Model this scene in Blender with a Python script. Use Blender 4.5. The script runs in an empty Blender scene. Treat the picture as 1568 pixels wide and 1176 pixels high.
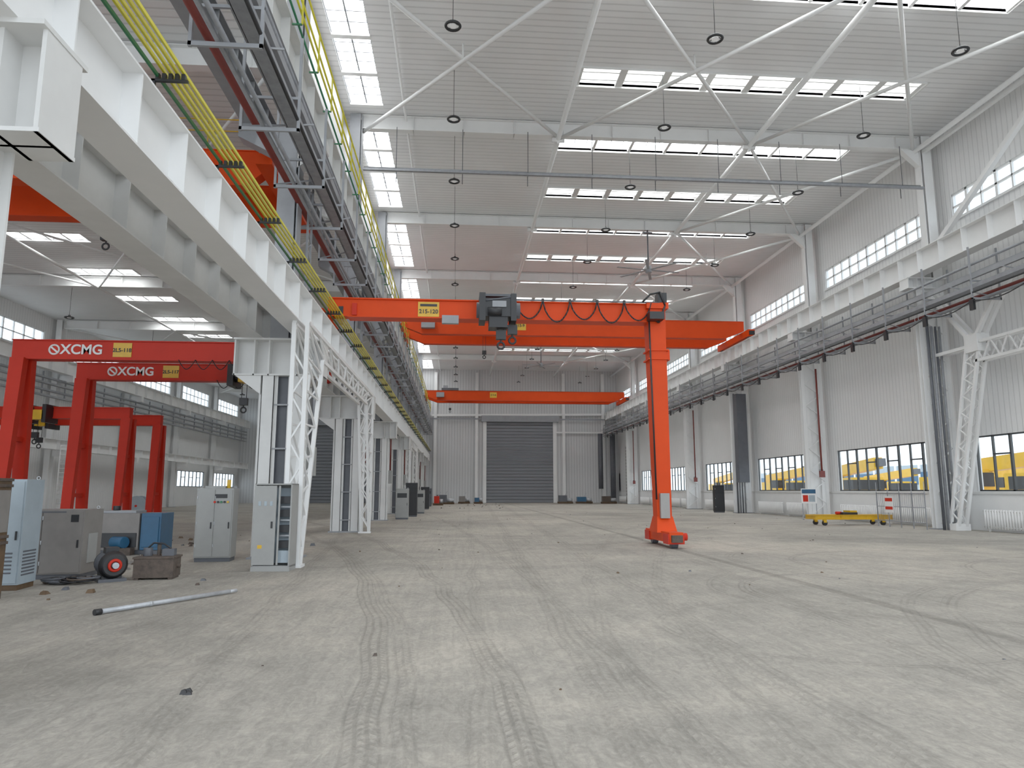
import bpy, math, random
from mathutils import Vector, Matrix
random.seed(7)
S=bpy.context.scene
V=Vector
# ------------------------------------------------------------------ materials
def newmat(name):
    m=bpy.data.materials.new(name); m.use_nodes=True
    nt=m.node_tree; b=nt.nodes['Principled BSDF']
    return m,nt,b
def paint(name,col,rough=.5,metal=0.,var=.12,scale=1.5,bump=0.,grime=None,spec=.5):
    m,nt,b=newmat(name)
    tc=nt.nodes.new('ShaderNodeTexCoord')
    n=nt.nodes.new('ShaderNodeTexNoise'); n.inputs['Scale'].default_value=scale; n.inputs['Detail'].default_value=4; n.inputs['Roughness'].default_value=.65
    nt.links.new(tc.outputs['Object'],n.inputs['Vector'])
    r=nt.nodes.new('ShaderNodeValToRGB')
    c=V(col); g=V(grime) if grime else c*(1-var*2)
    r.color_ramp.elements[0].position=.3; r.color_ramp.elements[0].color=(*(g),1)
    r.color_ramp.elements[1].position=.6; r.color_ramp.elements[1].color=(*(c),1)
    nt.links.new(n.outputs['Fac'],r.inputs['Fac']); nt.links.new(r.outputs['Color'],b.inputs['Base Color'])
    b.inputs['Roughness'].default_value=rough; b.inputs['Metallic'].default_value=metal; b.inputs['Specular IOR Level'].default_value=spec
    if bump:
        bp=nt.nodes.new('ShaderNodeBump'); bp.inputs['Strength'].default_value=bump; bp.inputs['Distance'].default_value=.02
        nt.links.new(n.outputs['Fac'],bp.inputs['Height']); nt.links.new(bp.outputs['Normal'],b.inputs['Normal'])
    return m
def ribbed(name,col,axis,period,strength=.6,rough=.55,dark=.8,pw=.18):
    m,nt,b=newmat(name)
    N=nt.nodes.new; L=nt.links.new
    tc=N('ShaderNodeTexCoord'); sp=N('ShaderNodeSeparateXYZ'); L(tc.outputs['Object'],sp.inputs[0])
    a=N('ShaderNodeMath'); a.operation='DIVIDE'; L(sp.outputs[axis],a.inputs[0]); a.inputs[1].default_value=period
    f=N('ShaderNodeMath'); f.operation='FRACT'; L(a.outputs[0],f.inputs[0])
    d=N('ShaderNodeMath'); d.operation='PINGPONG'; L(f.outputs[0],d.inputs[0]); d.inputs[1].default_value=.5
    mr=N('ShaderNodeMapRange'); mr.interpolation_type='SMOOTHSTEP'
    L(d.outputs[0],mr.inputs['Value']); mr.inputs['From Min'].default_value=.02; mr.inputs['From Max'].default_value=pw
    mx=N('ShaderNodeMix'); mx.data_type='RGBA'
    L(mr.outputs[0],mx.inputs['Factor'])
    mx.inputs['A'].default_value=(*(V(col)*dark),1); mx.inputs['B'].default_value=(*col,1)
    n=N('ShaderNodeTexNoise'); n.inputs['Scale'].default_value=.35; n.inputs['Detail'].default_value=3; L(tc.outputs['Object'],n.inputs['Vector'])
    mr2=N('ShaderNodeMapRange'); L(n.outputs['Fac'],mr2.inputs['Value']); mr2.inputs['From Min'].default_value=.3;mr2.inputs['From Max'].default_value=.7
    mr2.inputs['To Min'].default_value=.94; mr2.inputs['To Max'].default_value=1.01
    mu=N('ShaderNodeMix'); mu.data_type='RGBA'; mu.blend_type='MULTIPLY'; mu.inputs['Factor'].default_value=1
    L(mx.outputs['Result'],mu.inputs['A']); L(mr2.outputs[0],mu.inputs['B'])
    L(mu.outputs['Result'],b.inputs['Base Color'])
    bp=N('ShaderNodeBump'); bp.inputs['Strength'].default_value=strength; bp.inputs['Distance'].default_value=.03
    L(mr.outputs[0],bp.inputs['Height']); L(bp.outputs['Normal'],b.inputs['Normal'])
    b.inputs['Roughness'].default_value=rough
    return m
def emit(name,col,st):
    m,nt,b=newmat(name)
    b.inputs['Base Color'].default_value=(*col,1); b.inputs['Emission Color'].default_value=(*col,1); b.inputs['Emission Strength'].default_value=st
    return m
white=paint('white_steel_paint',(.88,.88,.87),.45,var=.03,scale=.8)
cream=paint('offwhite_steel_paint',(.74,.735,.715),.5,var=.06,scale=.8)
greyst=paint('grey_steel_paint',(.30,.31,.33),.5,var=.08)
dgrey=paint('dark_grey_steel',(.085,.09,.105),.5,var=.1)
galv=paint('galvanised_conduit',(.30,.31,.335),.45,.2,var=.12,scale=4)
black=paint('black_rubber',(.008,.008,.010),.5,var=.1,scale=6)
red=paint('orange_red_crane_paint',(.76,.050,.004),.5,var=.05,scale=.7,spec=.15)
redd=paint('deep_red_crane_paint',(.60,.022,.008),.5,var=.06,scale=.7,spec=.2)
pipered=paint('red_fire_pipe',(.17,.018,.012),.45,var=.1)
yel=paint('yellow_paint',(.78,.43,.008),.4,var=.08,scale=2)
busy=paint('yellow_busbar',(.68,.60,.02),.4,var=.05,scale=2)
busg=paint('green_busbar',(.015,.16,.06),.4,var=.05,scale=2)
bluem=paint('blue_cabinet_paint',(.008,.085,.19),.45,var=.1)
cabg=paint('cabinet_grey_enamel',(.31,.31,.295),.42,var=.05,scale=2)
cabl=paint('cabinet_light_blue_grey',(.34,.41,.46),.42,var=.07,scale=2)
cabm=paint('machine_cabinet_taupe',(.21,.19,.175),.5,var=.1,scale=2)
brown=paint('rusty_wood_brown',(.11,.06,.025),.7,var=.25,scale=5,bump=.3)
rust=paint('rusty_iron',(.085,.06,.045),.75,var=.25,scale=9,bump=.3)
steel=paint('bare_steel',(.55,.57,.60),.4,.3,var=.15,scale=5)
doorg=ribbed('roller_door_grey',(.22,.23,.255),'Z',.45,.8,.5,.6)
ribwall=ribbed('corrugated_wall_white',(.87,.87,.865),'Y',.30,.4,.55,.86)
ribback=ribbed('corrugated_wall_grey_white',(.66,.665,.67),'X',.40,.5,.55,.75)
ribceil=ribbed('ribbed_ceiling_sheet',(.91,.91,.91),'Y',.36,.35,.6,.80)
frame=paint('window_frame_dark',(.04,.045,.05),.4,var=.05)
sky_em=emit('skylight_diffuse_panel',(.96,.99,1.0),8.0)
lampm=emit('lamp_diffuser',(.8,.8,.8),.15)
glass,nt,b=newmat('window_glass')
nt.nodes.remove(b); tr=nt.nodes.new('ShaderNodeBsdfTransparent'); tr.inputs[0].default_value=(.90,.95,.97,1)
gl=nt.nodes.new('ShaderNodeBsdfGlossy'); gl.inputs['Roughness'].default_value=.1
mx=nt.nodes.new('ShaderNodeMixShader'); mx.inputs[0].default_value=.06
nt.links.new(tr.outputs[0],mx.inputs[1]); nt.links.new(gl.outputs[0],mx.inputs[2]); nt.links.new(mx.outputs[0],nt.nodes['Material Output'].inputs[0])

# floor --------------------------------------------------------------
floor_m,nt,b=newmat('dusty_concrete_floor')
N=nt.nodes.new; L=nt.links.new
def M(op,a,b_=None,c=None):
    n=N('ShaderNodeMath'); n.operation=op
    for i,x in enumerate((a,b_,c)):
        if x is None: continue
        if isinstance(x,(int,float)): n.inputs[i].default_value=x
        else: L(x,n.inputs[i])
    return n.outputs[0]
def MR(v,a,b_,c=0.,d=1.,smooth=True):
    n=N('ShaderNodeMapRange')
    if smooth: n.interpolation_type='SMOOTHSTEP'
    L(v,n.inputs['Value'])
    for k,x in zip(('From Min','From Max','To Min','To Max'),(a,b_,c,d)): n.inputs[k].default_value=x
    return n.outputs[0]
tc=N('ShaderNodeTexCoord'); P=tc.outputs['Object']; sp=N('ShaderNodeSeparateXYZ'); L(P,sp.inputs[0]); X,Y=sp.outputs[0],sp.outputs[1]
def noise(sc,det=6,ro=.6,vec=None,dist=0):
    n=N('ShaderNodeTexNoise'); n.inputs['Scale'].default_value=sc; n.inputs['Detail'].default_value=det; n.inputs['Roughness'].default_value=ro; n.inputs['Distortion'].default_value=dist
    L(vec or P,n.inputs['Vector']); return n.outputs['Fac']
big=noise(.14,4,.6,dist=.8); mid=noise(.9,6,.7,dist=.4); fine=noise(22,4,.75); wob=noise(.3,1.5,.5)
wobx=M('MULTIPLY',M('SUBTRACT',wob,.5),.5)
brk=noise(.6,4,.65)
tot=None
tracks=[(-.48,0,-.0062,.15,1.),(-.13,0,-.0066,.12,.7),(.71,0,-.0052,.15,1.),(1.15,0.03,0,.17,.7),(.15,.015,0,.12,.5),(2.9,.03,0,.17,.6),(1.9,-.01,-.0012,.12,.75),(-1.7,-.10,0,.13,.6),(4.3,.12,-.001,.15,.6),(1.4,0,.006,.13,.5),(2.1,.02,.008,.14,.5)]
for (c0,c1,c2,w,amp) in tracks:
    u=M('SUBTRACT',M('ADD',X,wobx),M('ADD',M('MULTIPLY',M('MULTIPLY',Y,Y),c2),M('ADD',M('MULTIPLY',Y,c1),c0)))
    au=M('ABSOLUTE',u)
    mask=MR(au,w*.9,w*1.15,1,0)
    rib=MR(M('PINGPONG',M('ADD',u,5.),w*.33),w*.05,w*.2,1,.1)
    ch=MR(M('SINE',M('ADD',M('MULTIPLY',Y,52.),M('MULTIPLY',au,60.))),-.2,.7,.15,.7)
    t=M('MULTIPLY',M('MULTIPLY',mask,M('MAXIMUM',ch,rib)),amp)
    tot=t if tot is None else M('MAXIMUM',tot,t)
for (cx,cy_,r,w,amp) in [(8.2,12.5,3.0,.12,.8),(8.3,12.8,3.6,.10,.7),(12.5,17,4.,.14,.8),(12.9,17.5,5.8,.13,.7),(5.0,9.5,2.2,.10,.6),(-7,26,9.5,.14,.8),(-7,26,9.9,.10,.6),(17,13,6,.14,.7),(17,4,11.5,.14,.7),(17,4,12.1,.12,.6),(16,24,7,.14,.7)]:
    dx=M('SUBTRACT',X,cx); dy=M('SUBTRACT',Y,cy_)
    rr=M('SQRT',M('ADD',M('MULTIPLY',dx,dx),M('MULTIPLY',dy,dy)))
    uu=M('ADD',M('SUBTRACT',rr,r),wobx); au=M('ABSOLUTE',uu)
    rib=MR(M('PINGPONG',M('ADD',uu,5.),w*.4),w*.05,w*.25,1,.2)
    tot=M('MAXIMUM',tot,M('MULTIPLY',M('MULTIPLY',MR(au,w*.9,w*1.1,1,0),rib),amp))
tot=M('MULTIPLY',tot,MR(brk,.32,.52,.3,1))
mp=N('ShaderNodeMapping'); L(P,mp.inputs[0]); mp.inputs['Scale'].default_value=(2.6,1.2,1); mp.inputs['Rotation'].default_value=(0,0,.35)
scuff=noise(2.6,7,.72,mp.outputs[0],1.8)
mp2=N('ShaderNodeMapping'); L(P,mp2.inputs[0]); mp2.inputs['Scale'].default_value=(7,.25,1); mp2.inputs['Rotation'].default_value=(0,0,.05)
streak=noise(1.3,5,.7,mp2.outputs[0],.5)
ramp=N('ShaderNodeValToRGB'); e=ramp.color_ramp.elements
e[0].position=.37; e[0].color=(.245,.226,.196,1); e[1].position=.62; e[1].color=(.475,.425,.355,1)
x=ramp.color_ramp.elements.new(.5); x.color=(.355,.324,.278,1)
mixv=M('ADD',M('MULTIPLY',big,.55),M('ADD',M('MULTIPLY',mid,.30),M('MULTIPLY',scuff,.15)))
L(mixv,ramp.inputs[0])
shade=M('MULTIPLY',MR(scuff,.38,.62,.90,1.05),MR(fine,.3,.7,.89,1.09))
shade=M('MULTIPLY',shade,MR(streak,.35,.6,.91,1.03))
shade=M('MULTIPLY',shade,M('SUBTRACT',1.,M('MULTIPLY',tot,.27)))
g=MR(M('ABSOLUTE',M('SUBTRACT',X,6.8)),.07,.18,.70,1)
shade=M('MULTIPLY',shade,g)
mul=N('ShaderNodeMix'); mul.data_type='RGBA'; mul.blend_type='MULTIPLY'; mul.inputs['Factor'].default_value=1
L(ramp.outputs[0],mul.inputs['A']); L(shade,mul.inputs['B']); L(mul.outputs['Result'],b.inputs['Base Color'])
b.inputs['Roughness'].default_value=.85; b.inputs['Specular IOR Level'].default_value=.3
hgt=M('ADD',M('MULTIPLY',scuff,.7),M('ADD',M('MULTIPLY',fine,.12),M('MULTIPLY',tot,-.4)))
bp=N('ShaderNodeBump'); bp.inputs['Strength'].default_value=.7; bp.inputs['Distance'].default_value=.035
L(hgt,bp.inputs['Height']); L(bp.outputs['Normal'],b.inputs['Normal'])
ground_m=paint('outside_ground',(.55,.53,.50),.9,var=.1,scale=.3)

# ------------------------------------------------------------------ builder
class B:
    def __init__(s): s.v=[];s.f=[];s.m=[];s.sm=[];s.mats=[]
    def mi(s,mat):
        if mat not in s.mats: s.mats.append(mat)
        return s.mats.index(mat)
    def face(s,idx,mat,smooth=False):
        s.f.append(idx); s.m.append(s.mi(mat)); s.sm.append(smooth)
    def quad(s,pts,mat):
        o=len(s.v); s.v+=[tuple(p) for p in pts]; s.face([o,o+1,o+2,o+3],mat)
    def hexa(s,c,mat):
        o=len(s.v); s.v+= [tuple(p) for p in c]
        for q in ((3,2,1,0),(4,5,6,7),(0,1,5,4),(1,2,6,5),(2,3,7,6),(3,0,4,7)): s.face([o+i for i in q],mat)
    def box(s,x0,x1,y0,y1,z0,z1,mat):
        s.hexa([(x0,y0,z0),(x1,y0,z0),(x1,y1,z0),(x0,y1,z0),(x0,y0,z1),(x1,y0,z1),(x1,y1,z1),(x0,y1,z1)],mat)
    def fr(s,p,q):
        d=(V(q)-V(p)).normalized(); up=V((0,0,1)) if abs(d.z)<.95 else V((0,1,0))
        sd=d.cross(up).normalized(); u=sd.cross(d).normalized(); return d,sd,u
    def bar(s,p,q,w,h,mat,w2=None,h2=None):
        p=V(p);q=V(q);d,sd,u=s.fr(p,q); w2=w2 or w; h2=h2 or h
        a=[p+sd*(i*w/2)+u*(j*h/2) for i,j in((-1,-1),(1,-1),(1,1),(-1,1))]
        c=[q+sd*(i*w2/2)+u*(j*h2/2) for i,j in((-1,-1),(1,-1),(1,1),(-1,1))]
        s.hexa(a+c,mat)
    def ibar(s,p,q,w,h,t,mat):
        p=V(p);q=V(q);d,sd,u=s.fr(p,q)
        s.bar(p,q,t,h-2*t,mat)
        for k in(-1,1): s.bar(p+u*k*(h/2-t/2),q+u*k*(h/2-t/2),w,t,mat)
    def tube(s,p,q,r,mat,n=8,r2=None,caps=True):
        p=V(p);q=V(q);d,sd,u=s.fr(p,q); r2=r if r2 is None else r2; o=len(s.v)
        for P_,R in((p,r),(q,r2)):
            for i in range(n):
                a=2*math.pi*i/n; s.v.append(tuple(P_+sd*math.cos(a)*R+u*math.sin(a)*R))
        for i in range(n): j=(i+1)%n; s.face([o+i,o+j,o+n+j,o+n+i],mat,True)
        if caps:
            s.face([o+i for i in range(n)][::-1],mat); s.face([o+n+i for i in range(n)],mat)
    def path(s,pts,r,mat,n=6):
        for a,b_ in zip(pts,pts[1:]): s.tube(a,b_,r,mat,n)
    def torus(s,c,R,r,mat,ax='Z',n=20,k=6):
        o=len(s.v); c=V(c)
        for i in range(n):
            a=2*math.pi*i/n
            for j in range(k):
                b_=2*math.pi*j/k; rr=R+r*math.cos(b_); h=r*math.sin(b_)
                if ax=='Z': p=V((rr*math.cos(a),rr*math.sin(a),h))
                elif ax=='Y': p=V((rr*math.cos(a),h,rr*math.sin(a)))
                else: p=V((h,rr*math.cos(a),rr*math.sin(a)))
                s.v.append(tuple(c+p))
        for i in range(n):
            for j in range(k):
                i2=(i+1)%n;j2=(j+1)%k
                s.face([o+i*k+j,o+i2*k+j,o+i2*k+j2,o+i*k+j2],mat,True)
    def lattice(s,p0,q0,p1,q1,n,r,mat,cr=None):
        p0,q0,p1,q1=map(V,(p0,q0,p1,q1)); cr=cr or r*1.8
        s.bar(p0,q0,cr*2,cr*2,mat); s.bar(p1,q1,cr*2,cr*2,mat)
        for i in range(n):
            a=p0.lerp(q0,i/n); b_=p1.lerp(q1,(i+.5)/n); c=p0.lerp(q0,(i+1)/n)
            s.bar(a,b_,r*2,r*2,mat); s.bar(b_,c,r*2,r*2,mat)
    def mesh(s,name):
        me=bpy.data.meshes.new(name); me.from_pydata(s.v,[],s.f)
        for m in s.mats: me.materials.append(m)
        me.polygons.foreach_set('material_index',s.m); me.polygons.foreach_set('use_smooth',s.sm); me.update(); return me
    def build(s,name,loc=(0,0,0),rot=0,bevel=0,parent=None):
        return place(s.mesh(name),name,loc,rot,bevel,parent)
def place(me,name,loc=(0,0,0),rot=0,bevel=0,parent=None):
    o=bpy.data.objects.new(name,me); S.collection.objects.link(o); o.location=loc; o.rotation_euler=(0,0,rot)
    if bevel:
        m=o.modifiers.new('bevel','BEVEL'); m.width=bevel; m.segments=2; m.limit_method='ANGLE'
    if parent: o.parent=parent
    return o
def text(s,name,loc,rot,size,mat,parent):
    c=bpy.data.curves.new(name,'FONT'); c.body=s; c.size=size; c.extrude=.006; c.align_x='CENTER'; c.align_y='CENTER'; c.offset=size*.02
    c.materials.append(mat); o=bpy.data.objects.new(name,c); S.collection.objects.link(o)
    o.location=loc; o.rotation_euler=rot; o.parent=parent; return o
FR=(math.pi/2,0,0)

# ------------------------------------------------------------------ shell
YB=104.; YF=-5.; XR=23.8; XD=-5.5; XL=-31.; ZR=19.45; ZL=14.8
cols=[8+12*k for k in range(-1,9)]   # -4..104
ncol=6.45                            # the column nearest the viewpoint
def cy(k): return ncol if k==8 else k
bb=B(); bb.box(XL-.3,XR+.3,YF,YB+.3,-.25,0,floor_m); bb.build('floor')
bb=B(); bb.box(-160,160,-80,240,-.6,-.26,ground_m); bb.build('outside_ground')
bb=B(); z1,z2,z3,z4=1.75,4.25,14.7,16.0
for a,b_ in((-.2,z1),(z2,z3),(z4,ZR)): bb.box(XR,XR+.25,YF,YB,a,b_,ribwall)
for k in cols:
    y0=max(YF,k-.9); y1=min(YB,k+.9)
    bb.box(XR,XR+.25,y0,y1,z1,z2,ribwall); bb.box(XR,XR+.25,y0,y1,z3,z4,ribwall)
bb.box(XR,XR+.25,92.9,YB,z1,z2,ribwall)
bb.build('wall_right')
bb=B(); bb.box(XR-.06,XR,YF,YB,0,1.62,white); bb.box(XR-.12,XR,YF,YB,1.62,1.72,cream); bb.build('trim_1')
bb=B(); dx0,dx1,dz=4.0,14.3,11.7
bb.box(XD,dx0,YB,YB+.25,0,ZR,ribback); bb.box(dx1,XR,YB,YB+.25,0,ZR,ribback); bb.box(dx0,dx1,YB,YB+.25,dz,ZR,ribback)
lx0,lx1,lz=-21.5,-12.5,11.0
bb.box(XL,lx0,YB,YB+.25,0,ZL,ribback); bb.box(lx1,XD,YB,YB+.25,0,ZL,ribback); bb.box(lx0,lx1,YB,YB+.25,lz,ZL,ribback)
bb.build('wall_back')
bb=B(); 
for a,b_ in((-.2,2.2),(4.0,12.0),(13.6,ZL)): bb.box(XL-.25,XL,YF,YB,a,b_,ribwall)
for k in cols:
    y0=max(YF,k-1.2); y1=min(YB,k+1.2)
    bb.box(XL-.25,XL,y0,y1,12.0,13.6,ribwall)
    if k>=80: bb.box(XL-.25,XL,y0,y1,2.2,4.0,ribwall)
bb.box(XL-.25,XL,YF,78.8,2.2,4.0,ribwall)
bb.build('wall_left')
bb=B(); bb.box(XD-.2,XD,YF,YB,ZL,ZR,ribwall); bb.build('wall_divider')
def rollerdoor(name,x0,x1,z):
    bb=B(); n=int(z/.45)
    for i in range(n):
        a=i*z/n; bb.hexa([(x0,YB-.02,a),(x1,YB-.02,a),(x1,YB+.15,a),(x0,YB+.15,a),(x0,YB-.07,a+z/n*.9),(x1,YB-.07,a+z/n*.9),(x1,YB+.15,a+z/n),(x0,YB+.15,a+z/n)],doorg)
    for xx in (x0,x1): bb.box(xx-.25,xx+.25,YB-.25,YB,0,z+.6,white)
    bb.box(x0-.5,x1+.5,YB-.7,YB,z,z+.9,greyst)
    bb.build(name)
rollerdoor('door_1',dx0,dx1,dz); rollerdoor('door_2',lx0,lx1,lz)
bb=B()
for xx in (-3.2,2.8,15.6,21.5): bb.ibar((xx,YB-.3,0),(xx,YB-.3,ZR-.5),.4,.5,.04,white)
bb.bar((-4,YB-.35,12.6),(XR-.5,YB-.35,12.9),.3,.3,white)
bb.bar((-4,YB-.6,12.1),(XR-.5,YB-.6,12.1),.18,.18,galv)
bb.bar((14.4,YB-.35,10.2),(XR-.5,YB-.35,10.2),.15,.2,white)
bb.tube((20.9,YB-1,2),(20.9,YB-1,10),.35,dgrey); bb.tube((22.6,YB-1.5,0),(22.6,YB-1.5,10),.4,dgrey)
bb.build('trim_2')
rows=[-2+6*k for k in range(0,17)]
rows=[r for r in rows if r<YB-3]
bb=B(); sx0,sx1=5.0,20.3; hw=.68; lx=(-5.1,-3.6)
prev=YF
for r in rows:
    bb.box(lx[1],XR+.25,prev,r-hw,ZR,ZR+.12,ribceil)
    bb.box(lx[1],sx0,r-hw,r+hw,ZR,ZR+.12,ribceil); bb.box(sx1,XR+.25,r-hw,r+hw,ZR,ZR+.12,ribceil)
    prev=r+hw
bb.box(lx[1],XR+.25,prev,YB,ZR,ZR+.12,ribceil)
bb.box(XD-.2,lx[0],YF,YB,ZR,ZR+.12,ribceil)
for k in cols: bb.box(lx[0],lx[1],max(YF,k-.9),min(YB,k+.9),ZR,ZR+.12,ribceil)
bb.build('ceiling')
def skymesh(alt):
    sk=B(); W=.45
    sk.quad([(sx0,-hw,W),(sx0,hw,W),(sx1,hw,W),(sx1,-hw,W)],sky_em)
    for (a,b_,c,d) in((sx0-.05,sx0,-hw,hw),(sx1,sx1+.05,-hw,hw),(sx0,sx1,-hw-.05,-hw),(sx0,sx1,hw,hw+.05)): sk.box(a,b_,c,d,-.08,W,white)
    nn=8
    for i in range(nn+1):
        xx=sx0+(sx1-sx0)*i/nn; t=.16 if alt else .07
        sk.box(xx-t,xx+t,-hw,hw,-.02,W,cream if alt else white)
    if alt:
        for yy in (-.3,.25): sk.box(sx0,sx1,yy-.03,yy+.03,.0,W-.05,cream)
    else: sk.box(sx0,sx1,.1,.13,W-.12,W,white)
    for i in range(nn*3): 
        xx=sx0+(sx1-sx0)*(i+.5)/(nn*3); sk.box(xx-.02,xx+.02,-hw,hw,W-.06,W,galv)
    return sk.mesh('skylight')
mea,meb=skymesh(True),skymesh(False)
for r in rows: place(mea if ((r+2)//6)%2==1 else meb,'skylight',(0,r,ZR))
sk=B(); L0=10.2
sk.quad([(lx[0],0,.25),(lx[0],L0,.25),(lx[1],L0,.25),(lx[1],0,.25)],sky_em)
for i in range(5):
    yy=L0*i/4; sk.box(lx[0],lx[1],yy-.12,yy+.12,-.05,.24,white)
for i in range(17):
    yy=L0*i/16; sk.box(lx[0],lx[1],yy-.02,yy+.02,.15,.24,galv)
for xx in (lx[0],(lx[0]+lx[1])/2,lx[1]): sk.box(xx-.03,xx+.03,0,L0,.05,.24,galv)
me=sk.mesh('ridge_skylight')
for k in cols[:-1]: place(me,'ridge_skylight',(0,k+.9,ZR))
bb=B(); rl=[1+6*k for k in range(0,17)]; rl=[r for r in rl if r<YB-2]; qx0,qx1=-23.4,-19.4
prev=YF
for r in rl:
    bb.box(XL-.25,XD-.2,prev,r-.6,ZL,ZL+.12,ribceil); bb.box(XL-.25,qx0,r-.6,r+.6,ZL,ZL+.12,ribceil); bb.box(qx1,XD-.2,r-.6,r+.6,ZL,ZL+.12,ribceil); prev=r+.6
bb.box(XL-.25,XD-.2,prev,YB,ZL,ZL+.12,ribceil)
bb.build('ceiling_side_hall')
sk=B(); sk.quad([(qx0,-.6,.3),(qx0,.6,.3),(qx1,.6,.3),(qx1,-.6,.3)],sky_em)
for (a,b_,c,d) in((qx0-.05,qx0,-.6,.6),(qx1,qx1+.05,-.6,.6),(qx0,qx1,-.65,-.6),(qx0,qx1,.6,.65)): sk.box(a,b_,c,d,-.05,.3,white)
for i in range(1,4): xx=qx0+(qx1-qx0)*i/4; sk.box(xx-.06,xx+.06,-.6,.6,0,.29,white)
me=sk.mesh('side_hall_skylight')
for r in rl: place(me,'side_hall_skylight',(0,r,ZL))

wn=0
def window(x,y0,y1,z0,z1,n,fm,split=None,t=.07):
    global wn; wn+=1
    bb=B()
    bb.box(x,x+.1,y0,y1,z0,z0+t,fm); bb.box(x,x+.1,y0,y1,z1-t,z1,fm)
    for i in range(n+1):
        yy=y0+(y1-y0)*i/n; tt=t/2 if i%2 else t*.8
        bb.box(x,x+.1,yy-tt,yy+tt,z0,z1,fm)
    if split:
        for i in range(n):
            if i%2==0 or split<0:
                a=y0+(y1-y0)*i/n; b_=y0+(y1-y0)*(i+1)/n; zz=z0+(z1-z0)*abs(split); bb.box(x,x+.1,a,b_,zz-t/2,zz+t/2,fm)
    bb.quad([(x+.05,y0,z0),(x+.05,y1,z0),(x+.05,y1,z1),(x+.05,y0,z1)],glass)
    bb.box(x-.15,x,y0-.05,y1+.05,z0-.1,z0,white)
    bb.build('window_%d'%wn)
for k in cols[:-1]:
    y0=max(YF,k+.9); y1=k+11.1
    if k<92: window(XR+.05,y0,y1,z1,z2,10,frame,.66)
    window(XR+.05,y0,y1,z3,z4,11,white,-.5,.09)
    if k>0: window(XL-.15,y0+.3,y1-.3,12.0,13.6,8,white,-.5)
    if k>=80: window(XL-.15,y0+.3,y1-.3,2.2,4.0,8,frame,.6)

# ------------------------------------------------------------------ columns
def stiff_I(bb,x,y0,y1,z0,z1,w,t,mat,sp=1.5):
    zc=(z0+z1)/2; bb.ibar((x,y0,zc),(x,y1,zc),w,z1-z0,t,mat)
    n=int((y1-y0)/sp)
    for i in range(n+1):
        yy=y0+i*sp; bb.box(x-w/2+.02,x+w/2-.02,yy-.012,yy+.012,z0+t,z1-t,mat)
c=B(); CZ=4.92
for xx in (-5.2,-4.42):
    c.ibar((xx,0,.03),(xx,0,CZ),.5,.34,.03,cream)
    c.box(xx-.17,xx-.15,-.25,.25,.03,CZ,cream)
    c.box(xx+.15,xx+.17,-.25,.25,.03,CZ,cream); c.box(xx-.17,xx+.17,-.25,-.23,.03,CZ,cream)
c.box(-5.1,-4.5,-.02,.02,.03,CZ,dgrey)  # recessed web plate; shade between the limbs is put into its dark colour
for z in (.5,1.7,2.9,4.1): c.box(-5.1,-4.5,-.2,.2,z,z+.04,greyst)
c.box(-5.5,-4.1,-.4,.4,0,.05,greyst)
c.box(-6.15,-3.7,-.3,.3,CZ,CZ+.04,cream); c.box(-6.15,-3.7,-.38,.38,5.9,5.95,cream); c.box(-6.1,-3.75,-.02,.02,CZ,5.9,cream)
for xx in (-6.12,-5.6,-5.2,-4.42,-4.1,-3.73): c.box(xx-.02,xx+.02,-.3,.3,CZ,5.9,cream)
c.hexa([(-6.1,-.25,CZ),(-5.4,-.25,4.4),(-5.4,.25,4.4),(-6.1,.25,CZ),(-6.1,-.25,CZ+.02),(-5.4,-.25,CZ+.02),(-5.4,.25,CZ+.02),(-6.1,.25,CZ+.02)],cream)
c.ibar((-4.95,0,5.95),(-4.95,0,ZR-.1),.5,.6,.035,greyst)
c.box(-4.66,-4.62,-.25,.25,5.95,ZR-.1,greyst)
c.hexa([(-6.4,-.25,11.9),(-5.2,-.25,11.3),(-5.2,.25,11.3),(-6.4,.25,11.9),(-6.4,-.25,12.3),(-5.2,-.25,12.3),(-5.2,.25,12.3),(-6.4,.25,12.3)],greyst)
c.hexa([(-4.7,-.25,11.0),(-3.9,-.25,11.6),(-3.9,.25,11.6),(-4.7,.25,11.0),(-4.7,-.25,11.9),(-3.9,-.25,11.9),(-3.9,.25,11.9),(-4.7,.25,11.9)],cream)
me=c.mesh('divider_column')
for k in cols[1:-1]: place(me,'divider_column',(0,cy(k),0))
c=B()
for xx in (22.35,23.3): c.ibar((xx,0,.03),(xx,0,11.5),.45,.3,.03,white)
c.lattice((22.35,-.18,.3),(22.35,-.18,11.3),(23.3,-.18,.3),(23.3,-.18,11.3),8,.03,white,.01)
c.box(22.5,23.15,-.02,.02,.03,11.5,white)
c.box(22.1,23.6,-.35,.35,0,.06,greyst)
c.box(21.6,23.6,-.35,.35,11.45,11.5,white); c.box(21.6,23.6,-.35,.35,11.95,12.0,white); c.box(21.65,23.6,-.02,.02,11.5,12.0,white)
for xx in (21.65,22.1,22.5,23.1): c.box(xx-.02,xx+.02,-.33,.33,11.5,12.0,white)
c.ibar((23.2,0,12.0),(23.2,0,ZR-.1),.45,.6,.035,white); c.box(22.89,22.92,-.22,.22,12,ZR-.1,white)
c.hexa([(22.0,-.15,18.65),(23.0,-.15,17.7),(23.0,.15,17.7),(22.0,.15,18.65),(22.0,-.15,18.75),(23.0,-.15,18.75),(23.0,.15,18.75),(22.0,.15,18.75)],white)
me=c.mesh('wall_column')
for k in cols[1:-1]: place(me,'wall_column',(0,k,0))
c=B(); c.ibar((-30.5,0,.03),(-30.5,0,ZL-.05),.4,.6,.03,white); c.box(-30.9,-30.1,-.3,.3,0,.05,greyst)
c.box(-30.2,-29.2,-.2,.2,9.9,10.4,white); c.box(-30.2,-29.2,-.2,.2,4.3,4.75,white)
me=c.mesh('side_wall_column')
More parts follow.
